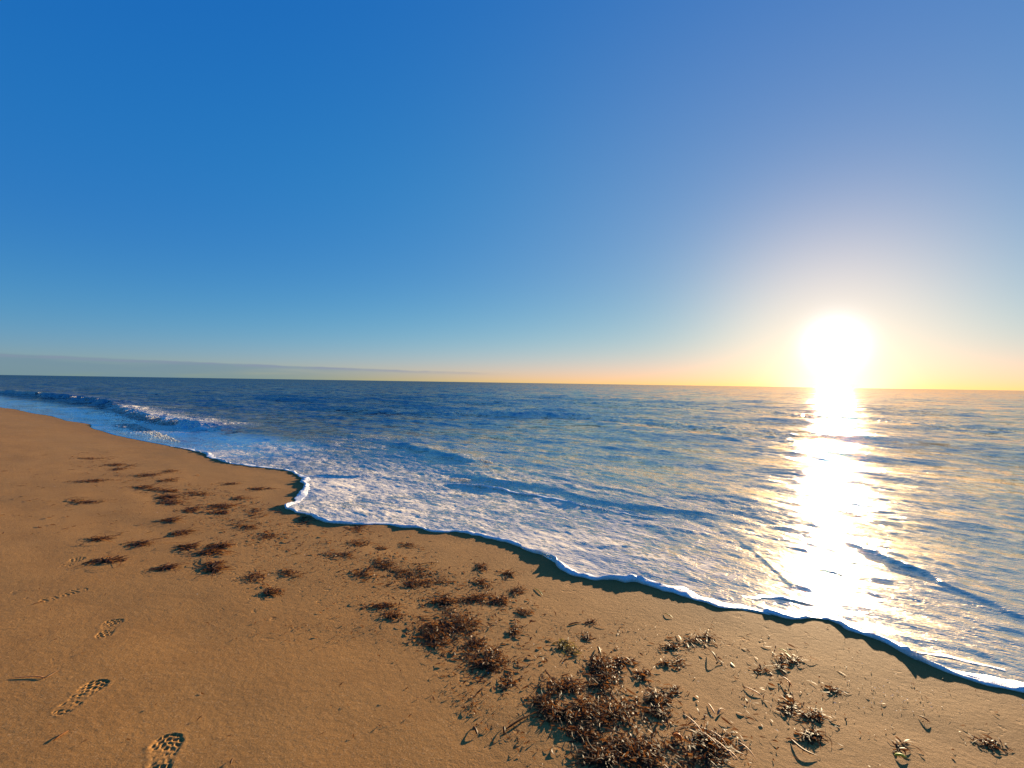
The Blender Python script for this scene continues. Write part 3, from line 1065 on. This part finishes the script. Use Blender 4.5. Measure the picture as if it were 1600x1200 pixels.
# name-free list: pixel, half width, half height, height, blades, label
PILES = [
    ((692, 943), 24, 11, 0.030, 170, 'dark shaggy seaweed heap capping the big middle pile'),
    ((702, 980), 50, 27, 0.036, 520, 'largest middle seaweed pile, spiky and brown'),
    ((672, 1000), 26, 10, 0.016, 130, 'flat seaweed fringe on the near side of the big middle pile'),
    ((768, 1032), 33, 21, 0.034, 330, 'round curled seaweed pile just below the big middle pile'),
    ((742, 1013), 18, 13, 0.024, 120, 'small seaweed bridge joining the big middle pile and the round one'),
    ((758, 888), 14, 9, 0.026, 80, 'small seaweed tuft nearest the foam, casting a long shadow'),
    ((793, 896), 12, 8, 0.020, 70, 'small seaweed tuft right of the one nearest the foam'),
    ((754, 910), 15, 7, 0.024, 80, 'reddish seaweed mound under the tuft nearest the foam'),
    ((744, 935), 27, 8, 0.020, 150, 'long low seaweed row right of the dark heap'),
    ((790, 940), 17, 9, 0.022, 110, 'seaweed bunch at the right end of the long low row'),
    ((803, 921), 14, 6, 0.018, 60, 'seaweed tuft above the right end of the long low row'),
    ((817, 956), 13, 6, 0.016, 60, 'dark seaweed bunch right of the big middle pile'),
    ((802, 980), 9, 14, 0.022, 70, 'upright narrow seaweed strip between the piles'),
    ((598, 945), 25, 8, 0.016, 110, 'low seaweed string left of the dark heap'),
    ((617, 963), 21, 9, 0.026, 90, 'pale pink seaweed mound with a wide dark shadow'),
    ((600, 882), 27, 9, 0.016, 120, 'branching seaweed patch below the foam bend'),
    ((640, 893), 24, 9, 0.015, 110, 'seaweed patch right of the branching one'),
    ((565, 896), 18, 9, 0.020, 90, 'seaweed tuft at the left tip of the branching patch'),
    ((665, 911), 36, 13, 0.012, 170, 'thin spread of seaweed above the dark heap'),
    ((563, 851), 14, 8, 0.020, 90, 'dark seaweed bundle under the foam corner'),
    ((530, 868), 24, 8, 0.010, 90, 'loose seaweed strands left of the dark bundle'),
    ((642, 853), 10, 5, 0.016, 45, 'small seaweed sprig alone below the foam'),
    ((595, 859), 9, 4, 0.010, 35, 'tiny seaweed sprig between the dark bundle and the lone sprig'),
    ((556, 826), 24, 5, 0.014, 110, 'dark seaweed band touched by the foam rim'),
    ((480, 815), 17, 8, 0.006, 90, 'flattened seaweed stain beside the foam notch'),
    ((396, 802), 16, 7, 0.020, 90, 'dark seaweed tuft left of the foam notch'),
    ((382, 823), 18, 7, 0.020, 90, 'dark seaweed tuft lower left of the foam notch'),
    ((420, 836), 16, 6, 0.015, 80, 'seaweed sprig at the head of a scatter of scraps'),
    ((452, 896), 13, 6, 0.020, 70, 'lone seaweed tuft halfway between the notch and the scraps'),
    ((398, 902), 18, 9, 0.020, 80, 'arched seaweed tangle with a pointed shadow'),
    ((426, 927), 20, 8, 0.020, 90, 'low seaweed tuft lying below the arched tangle'),
    ((885, 1014), 16, 12, 0.030, 110, 'olive green seaweed hank at the top of the front pile'),
    ((936, 1050), 36, 24, 0.042, 420, 'thick front pile of brown seaweed under the green hank'),
    ((976, 1035), 16, 6, 0.034, 80, 'seaweed spur jutting right from the thick front pile'),
    ((1001, 1050), 12, 10, 0.024, 70, 'small seaweed bunch off the tip of the spur'),
    ((878, 1072), 28, 12, 0.028, 190, 'curved seaweed ridge on the left of the front pile'),
    ((846, 1102), 24, 15, 0.032, 210, 'dark leftmost lobe of the front seaweed pile'),
    ((878, 1122), 27, 14, 0.028, 210, 'ragged seaweed ridge running right from the dark lobe'),
    ((945, 1110), 46, 25, 0.034, 480, 'broad reddish seaweed mat in the middle of the front pile'),
    ((1026, 1103), 17, 25, 0.050, 260, 'tall dark seaweed block standing right of the broad mat'),
    ((905, 1148), 24, 10, 0.024, 140, 'seaweed tongue pointing left under the broad mat'),
    ((975, 1178), 66, 24, 0.034, 620, 'big seaweed heap along the bottom edge of the picture'),
    ((1098, 1172), 42, 26, 0.036, 420, 'straw-streaked seaweed heap at the bottom right of the pile'),
    ((800, 1070), 12, 8, 0.020, 45, 'little dark seaweed knot between the two big piles'),
    ((1052, 1009), 14, 6, 0.022, 60, 'small seaweed clump between the pile and the foam'),
    ((1083, 1000), 13, 6, 0.022, 60, 'seaweed clump beside the one nearest the wet rim'),
    ((1103, 996), 11, 5, 0.024, 60, 'striped seaweed wedge nearest the foam on the right'),
    ((1039, 1036), 9, 6, 0.018, 40, 'seaweed scrap above the tall dark block'),
    ((1064, 1036), 8, 8, 0.020, 35, 'forked seaweed scrap right of the tall dark block'),
    ((1054, 1080), 7, 10, 0.014, 35, 'upright wisp of seaweed beside the tall dark block'),
    ((1230, 1033), 20, 8, 0.020, 90, 'dark seaweed twig with a bright green tip'),
    ((1224, 1043), 10, 5, 0.016, 40, 'reddish seaweed leaf cluster under the green-tipped twig'),
    ((1192, 1046), 7, 4, 0.010, 25, 'small cross-shaped seaweed scrap left of the red cluster'),
    ((1234, 1104), 9, 15, 0.024, 60, 'upright seaweed sprig with a long shadow towards the viewer'),
    ((1268, 1119), 21, 9, 0.024, 90, 'upper half of the seaweed ring on the right sand'),
    ((1268, 1146), 20, 10, 0.026, 100, 'lower half of the seaweed ring on the right sand'),
    ((1302, 1076), 12, 5, 0.016, 30, 'small seaweed fork right of the upright sprig'),
    ((1407, 1166), 10, 8, 0.014, 22, 'small seaweed twig above the pale green leaf'),
    ((1536, 1163), 22, 6, 0.012, 60, 'sparse seaweed sprig near the right edge of the picture'),
    ((915, 996), 9, 6, 0.016, 40, 'dark seaweed scrap above the green hank'),
    ((928, 973), 11, 5, 0.010, 30, 'spidery dark seaweed scrap between foam and front pile'),
]
for i, (px, hw, hh, h, n, lab) in enumerate(PILES):
    mat = M_OLIVE if 'olive' in lab else M_WEED
    k = 1.0
    clump('seaweed_clump', px, hw, hh, h * 0.50, int(n * 1.2), 100 + i, lab, mat=mat, heart=hw * hh > 90 and h > 0.012,
          ln=(0.014, 0.055) if px[1] > 940 else (0.02, 0.075), wd=(0.0035, 0.010))

# the trail of dark tufts that runs away along the beach on the left
FAR = [((242, 744), 24, 3, 'long dark streak of weed across the top of the left trail'), ((262, 751), 12, 3, 'short dark weed tuft just under the long dark streak'),
       ((264, 738), 13, 2.5, 'small weed tuft above the right end of the long dark streak'), ((225, 761), 22, 3, 'ragged weed line on the left flank of the trail'),
       ((265, 766), 26, 3, 'widest flat weed band in the middle of the left trail'), ((306, 771), 17, 2.5, 'flat weed streak right of the widest band'),
       ((250, 776), 26, 5, 'thick dark weed mat under the widest band'), ((270, 785), 18, 4, 'dark weed tail at the lower right of the thick mat'),
       ((302, 798), 12, 4, 'weed knot with pale flecks at the foot of the left trail'), ((346, 790), 24, 4, 'rising weed strip right of the knot with pale flecks'),
       ((350, 801), 17, 2.5, 'thin weed bar under the rising strip'), ((372, 778), 10, 2.5, 'small weed tuft above the rising strip'),
       ((408, 764), 15, 4, 'weed tuft nearest the foam bend on the upper right of the trail'), ((190, 727), 20, 3, 'upper left weed streak where the trail thins out'),
       ((180, 733), 12, 2.5, 'small weed streak just under the upper left one'), ((265, 814), 14, 3, 'lone weed tuft below the thick mat'),
       ((280, 832), 12, 3, 'lone weed tuft with a bright end two below the thick mat'), ((290, 855), 12, 4, 'rounded weed tuft above a scatter of twigs'),
       ((330, 864), 16, 4, 'dark weed tuft with a thick pointed shadow'), ((347, 853), 14, 3, 'thin slanting weed sprig above the dark pointed tuft'),
       ((336, 882), 9, 3, 'tiny weed sprig under the dark pointed tuft'), ((342, 891), 11, 3, 'tiny dark weed tuft lowest of that column'),
       ((225, 850), 16, 2.5, 'slanting weed sprig with a pale tip left of the twigs'), ((135, 751), 26, 2.5, 'faint weed line far left above the open sand'),
       ((130, 784), 22, 2, 'pale-flecked weed line on the open left sand'), ((172, 876), 16, 2.5, 'slanting weed twig right of the farthest shoe print'),
       ((150, 716), 22, 2, 'highest weed streak at the far end of the trail'), ((365, 756), 10, 2, 'small weed scrap with a white fleck near the foam'),
       ((260, 888), 10, 2.5, 'small weed scrap alone below the twigs'), ((160, 842), 14, 2, 'thin weed line above the farthest shoe print')]
for i, (px, hw, hh, lab) in enumerate(FAR):
    clump('seaweed_tuft', px, hw * 1.1, hh, 0.008, int(30 + hw * hh * 1.1), 300 + i, lab,
          group='seaweed tufts trailing up the left beach', heart=hh >= 3, ln=(0.04, 0.14), wd=(0.006, 0.012))


# single leaves and stems
def leaf(name, pts, width, label, mat, tint=0.6, lift=0.004, arch=0.006, category='leaf', group=None, seg_n=8):
    P = chaikin(np.array([at(*p) for p in pts]), 2)
    P = resample(P, lambda q: 0.008)
    n = len(P)
    u = np.linspace(0, 1, n)
    tan = np.gradient(P, axis=0)
    tan /= np.hypot(tan[:, 0], tan[:, 1])[:, None] + 1e-9
    nor = np.stack([-tan[:, 1], tan[:, 0]], 1)
    w = width * 0.5 * np.clip(np.minimum(0.3 + u * 4, 0.25 + (1 - u) * 3), 0, 1)
    zz = ground(P[:, 0], P[:, 1]) + lift + arch * np.sin(u * math.pi)
    V = []
    for a, b in ((-1, 0.0), (0, 0.35), (1, 0.0), (0, -0.35)):
        q = P + nor * (w * a)[:, None]
        V.append(np.column_stack([q, zz + b * w]))
    V = np.stack(V, 1).reshape(-1, 3)
    f = []
    for i in range(n - 1):
        for j in range(4):
            f.append((4 * i + j, 4 * i + (j + 1) % 4, 4 * i + 4 + (j + 1) % 4, 4 * i + 4 + j))
    f = np.array(f)
    me = mesh_from(name, V, f.ravel(), np.full(len(f), 4))
    set_attr(me, 'tint', np.full(len(V), tint))
    props = dict(label=label, category=category)
    if group:
        props['group'] = group
    return link(name, me, mat, **props)


leaf('dry_leaf', [(1051, 1151), (1060, 1153), (1068, 1159)], 0.018, 'curled orange leaf beside the straw-streaked heap', M_ORANGE, 0.6, 0.006, 0.010)
leaf('dry_leaf', [(1219, 1058), (1228, 1064), (1238, 1075)], 0.012, 'slim orange leaf strip above the upright sprig', M_ORANGE, 0.8, 0.010, 0.008)
leaf('seaweed_leaf', [(1398, 1181), (1408, 1182), (1418, 1186)], 0.016, 'pale green leaf lying near the bottom right', M_GREEN, 1.0, 0.005, 0.006)
leaf('seaweed_leaf', [(1236, 1156), (1245, 1168), (1258, 1178), (1278, 1183)], 0.014, 'long curved brown leaf under the seaweed ring', M_WEED, 0.5, 0.005, 0.008)
leaf('seaweed_leaf', [(1216, 1018), (1224, 1021), (1232, 1026)], 0.013, 'bright yellow-green blade on the dark twig', M_GREEN, 1.0, 0.020, 0.004)
leaf('seaweed_leaf', [(1108, 1018), (1116, 1028), (1121, 1036)], 0.012, 'dark pointed leaf standing alone right of the front pile', M_WEED, 0.2, 0.010, 0.016)
leaf('seaweed_leaf', [(1119, 1038), (1124, 1033), (1132, 1037)], 0.010, 'small forked leaf at the foot of the dark pointed leaf', M_WEED, 0.7, 0.004, 0.004)
leaf('seaweed_leaf', [(1434, 1119), (1444, 1125), (1455, 1131)], 0.014, 'brown teardrop leaf on the open right sand', M_WEED, 0.7, 0.004, 0.008)
leaf('seaweed_leaf', [(835, 918), (843, 923), (848, 930)], 0.010, 'flat olive leaf by the shadow of the foam', M_GREEN, 0.2, 0.003, 0.003)
leaf('seaweed_leaf', [(1037, 957), (1045, 961), (1052, 965)], 0.010, 'olive leaf below the foam in the middle right', M_GREEN, 0.1, 0.003, 0.006)
leaf('seaweed_leaf', [(888, 976), (898, 973), (909, 971)], 0.018, 'reddish flat leaf above the green hank', M_WEED, 0.9, 0.003, 0.003)
leaf('seaweed_leaf', [(934, 1010), (936, 1018), (939, 1026)], 0.016, 'small dark leaf standing above the thick front pile', M_WEED, 0.2, 0.006, 0.012)
leaf('seaweed_leaf', [(1162, 1073), (1176, 1080), (1190, 1087)], 0.010, 'thin straw-coloured leaf left of the upright sprig', M_REED, 0.6, 0.004, 0.005)
leaf('seaweed_leaf', [(1106, 1099), (1112, 1108), (1118, 1119)], 0.010, 'bent straw leaf on bare sand right of the pile', M_REED, 0.7, 0.004, 0.004)
leaf('seaweed_leaf', [(1121, 1118), (1126, 1108), (1134, 1110)], 0.011, 'star-shaped bright scrap beside the bent straw leaf', M_REED, 0.9, 0.004, 0.008)
leaf('seaweed_leaf', [(16, 1061), (62, 1058), (70, 1062), (92, 1048)], 0.008, 'pale curved twig above the deep shoe print', M_REED, 0.3, 0.002, 0.002)
leaf('dry_leaf', [(83, 1160), (96, 1151), (110, 1142)], 0.010, 'red-brown stalk at the lower left corner', M_ORANGE, 0.2, 0.003, 0.002)
leaf('dry_leaf', [(49, 945), (60, 942), (72, 939)], 0.008, 'thin red stalk beside a faint shoe print', M_ORANGE, 0.2, 0.003, 0.002)
leaf('seaweed_leaf', [(360, 1196), (362, 1190), (365, 1185)], 0.008, 'tiny brown leaf near the bottom edge right of the shoe prints', M_WEED, 0.5, 0.003, 0.003)
leaf('seaweed_strand', [(652, 885), (660, 882), (672, 881), (687, 880)], 0.014, 'long dark stem lying flat above the thin spread', M_WEED, 0.05, 0.004, 0.006, 'strand')
leaf('seaweed_strand', [(790, 1142), (808, 1131), (830, 1118)], 0.012, 'straight brown stalk reaching left from the dark lobe', M_WEED, 0.3, 0.005, 0.004, 'strand')
leaf('seaweed_strand', [(787, 1137), (788, 1145), (787, 1152)], 0.012, 'short dark stub at the end of the straight stalk', M_WEED, 0.05, 0.006, 0.006, 'strand')
leaf('seaweed_leaf', [(740, 1136), (743, 1144), (747, 1151)], 0.012, 'dark curled leaf at the left of the scrap arc', M_WEED, 0.1, 0.004, 0.008)
REEDS = [((1064, 1122), (1100, 1157), 'longest pale reed lying across the straw-streaked heap'), ((1106, 1150), (1136, 1174), 'pale reed parallel to the longest one and right of it'),
         ((1150, 1167), (1182, 1198), 'pale reed farthest right by the bottom edge'), ((1108, 1160), (1150, 1200), 'reed crossing the middle of the straw-streaked heap'),
         ((1090, 1150), (1125, 1180), 'reed lying low in the straw-streaked heap'), ((1128, 1178), (1158, 1204), 'short reed next to the bottom edge')]
for (a, b, lab) in REEDS:
    m_ = ((a[0] + b[0]) / 2 + 1, (a[1] + b[1]) / 2 - 1)
    leaf('reed_stem', [a, m_, b], 0.007, lab, M_REED, 0.8, 0.026, 0.010, 'reed')
leaf('pebble', [(1172, 1164), (1174, 1165), (1177, 1167)], 0.014, 'small round dark pebble left of the long curved leaf', M_WEED, 0.0, 0.004, 0.003, 'pebble')

# crumbs of weed and shell too many to count
def scraps(name, zones, mat, seed, label, ln, wd, tint):
    B = Blades(seed)
    g = B.g
    for (x0, y0, x1, y1, sx_, sy_, n) in zones:
        for _ in range(n):
            u = g.uniform()
            px = x0 + (x1 - x0) * u + g.normal(0, sx_)
            py = y0 + (y1 - y0) * u + g.normal(0, sy_)
            p = at(px, py)
            if p @ NV > np.interp(p @ SV, EDGE_SN[:, 0], EDGE_SN[:, 1]) - 0.12:
                continue
            far = max(1.0, np.hypot(*p) / 4.0)
            B.ribbon((p[0], p[1], float(ground(p[0], p[1])) + 0.002), g.uniform(0, 6.28), g.uniform(*ln) * far ** 0.5, g.uniform(*wd) * far ** 0.3,
                     g.uniform(0, 0.006), g.normal(0, 0.9), g.uniform(*tint), seg=3, twist=g.normal(0, 0.6), arch=g.uniform(0, 0.005))
    return B.build(name, mat, label=label, kind='stuff', category='seaweed scraps')


scraps('seaweed_scraps', [(130, 715, 420, 840, 26, 7, 700), (300, 790, 640, 900, 40, 14, 300), (400, 860, 700, 960, 50, 22, 330), (560, 860, 820, 960, 45, 22, 420),
                          (640, 940, 800, 1060, 45, 28, 330), (720, 1080, 830, 1165, 16, 22, 90), (690, 1060, 760, 1130, 12, 14, 60), (830, 980, 1080, 1010, 60, 22, 200),
                          (860, 1060, 1120, 1190, 50, 26, 420), (1080, 1000, 1320, 1120, 55, 36, 120), (1200, 1020, 1600, 1180, 110, 45, 90), (0, 740, 330, 900, 90, 30, 190),
                          (380, 980, 650, 985, 60, 12, 110), (40, 900, 700, 1180, 160, 70, 60)],
       M_WEED, 501, 'small brown seaweed crumbs strewn over the sand', (0.010, 0.035), (0.002, 0.006), (0.0, 0.8))
scraps('seaweed_shreds', [(120, 715, 420, 800, 26, 8, 260), (250, 770, 450, 850, 36, 12, 170), (380, 800, 640, 900, 40, 16, 200), (560, 860, 800, 960, 40, 20, 240),
                          (660, 950, 790, 1050, 36, 24, 220), (850, 1040, 1120, 1190, 46, 28, 300), (1040, 1000, 1110, 1010, 26, 10, 40), (1190, 1030, 1300, 1150, 30, 22, 50), (20, 750, 260, 860, 60, 25, 60)],
       M_WEED, 503, 'torn brown seaweed shreds lying flat between the clumps', (0.025, 0.07), (0.004, 0.011), (0.0, 0.6))
scraps('shell_fragments', [(1320, 1060, 1440, 1100, 34, 13, 60), (1180, 1060, 1300, 1120, 50, 22, 18), (1300, 1000, 1560, 1090, 60, 30, 16), (200, 730, 700, 980, 90, 40, 60), (650, 950, 1150, 1150, 70, 50, 26)],
       M_SHELL, 502, 'tiny pale shell and straw fragments catching the light', (0.005, 0.014), (0.002, 0.0045), (0.2, 1.0))
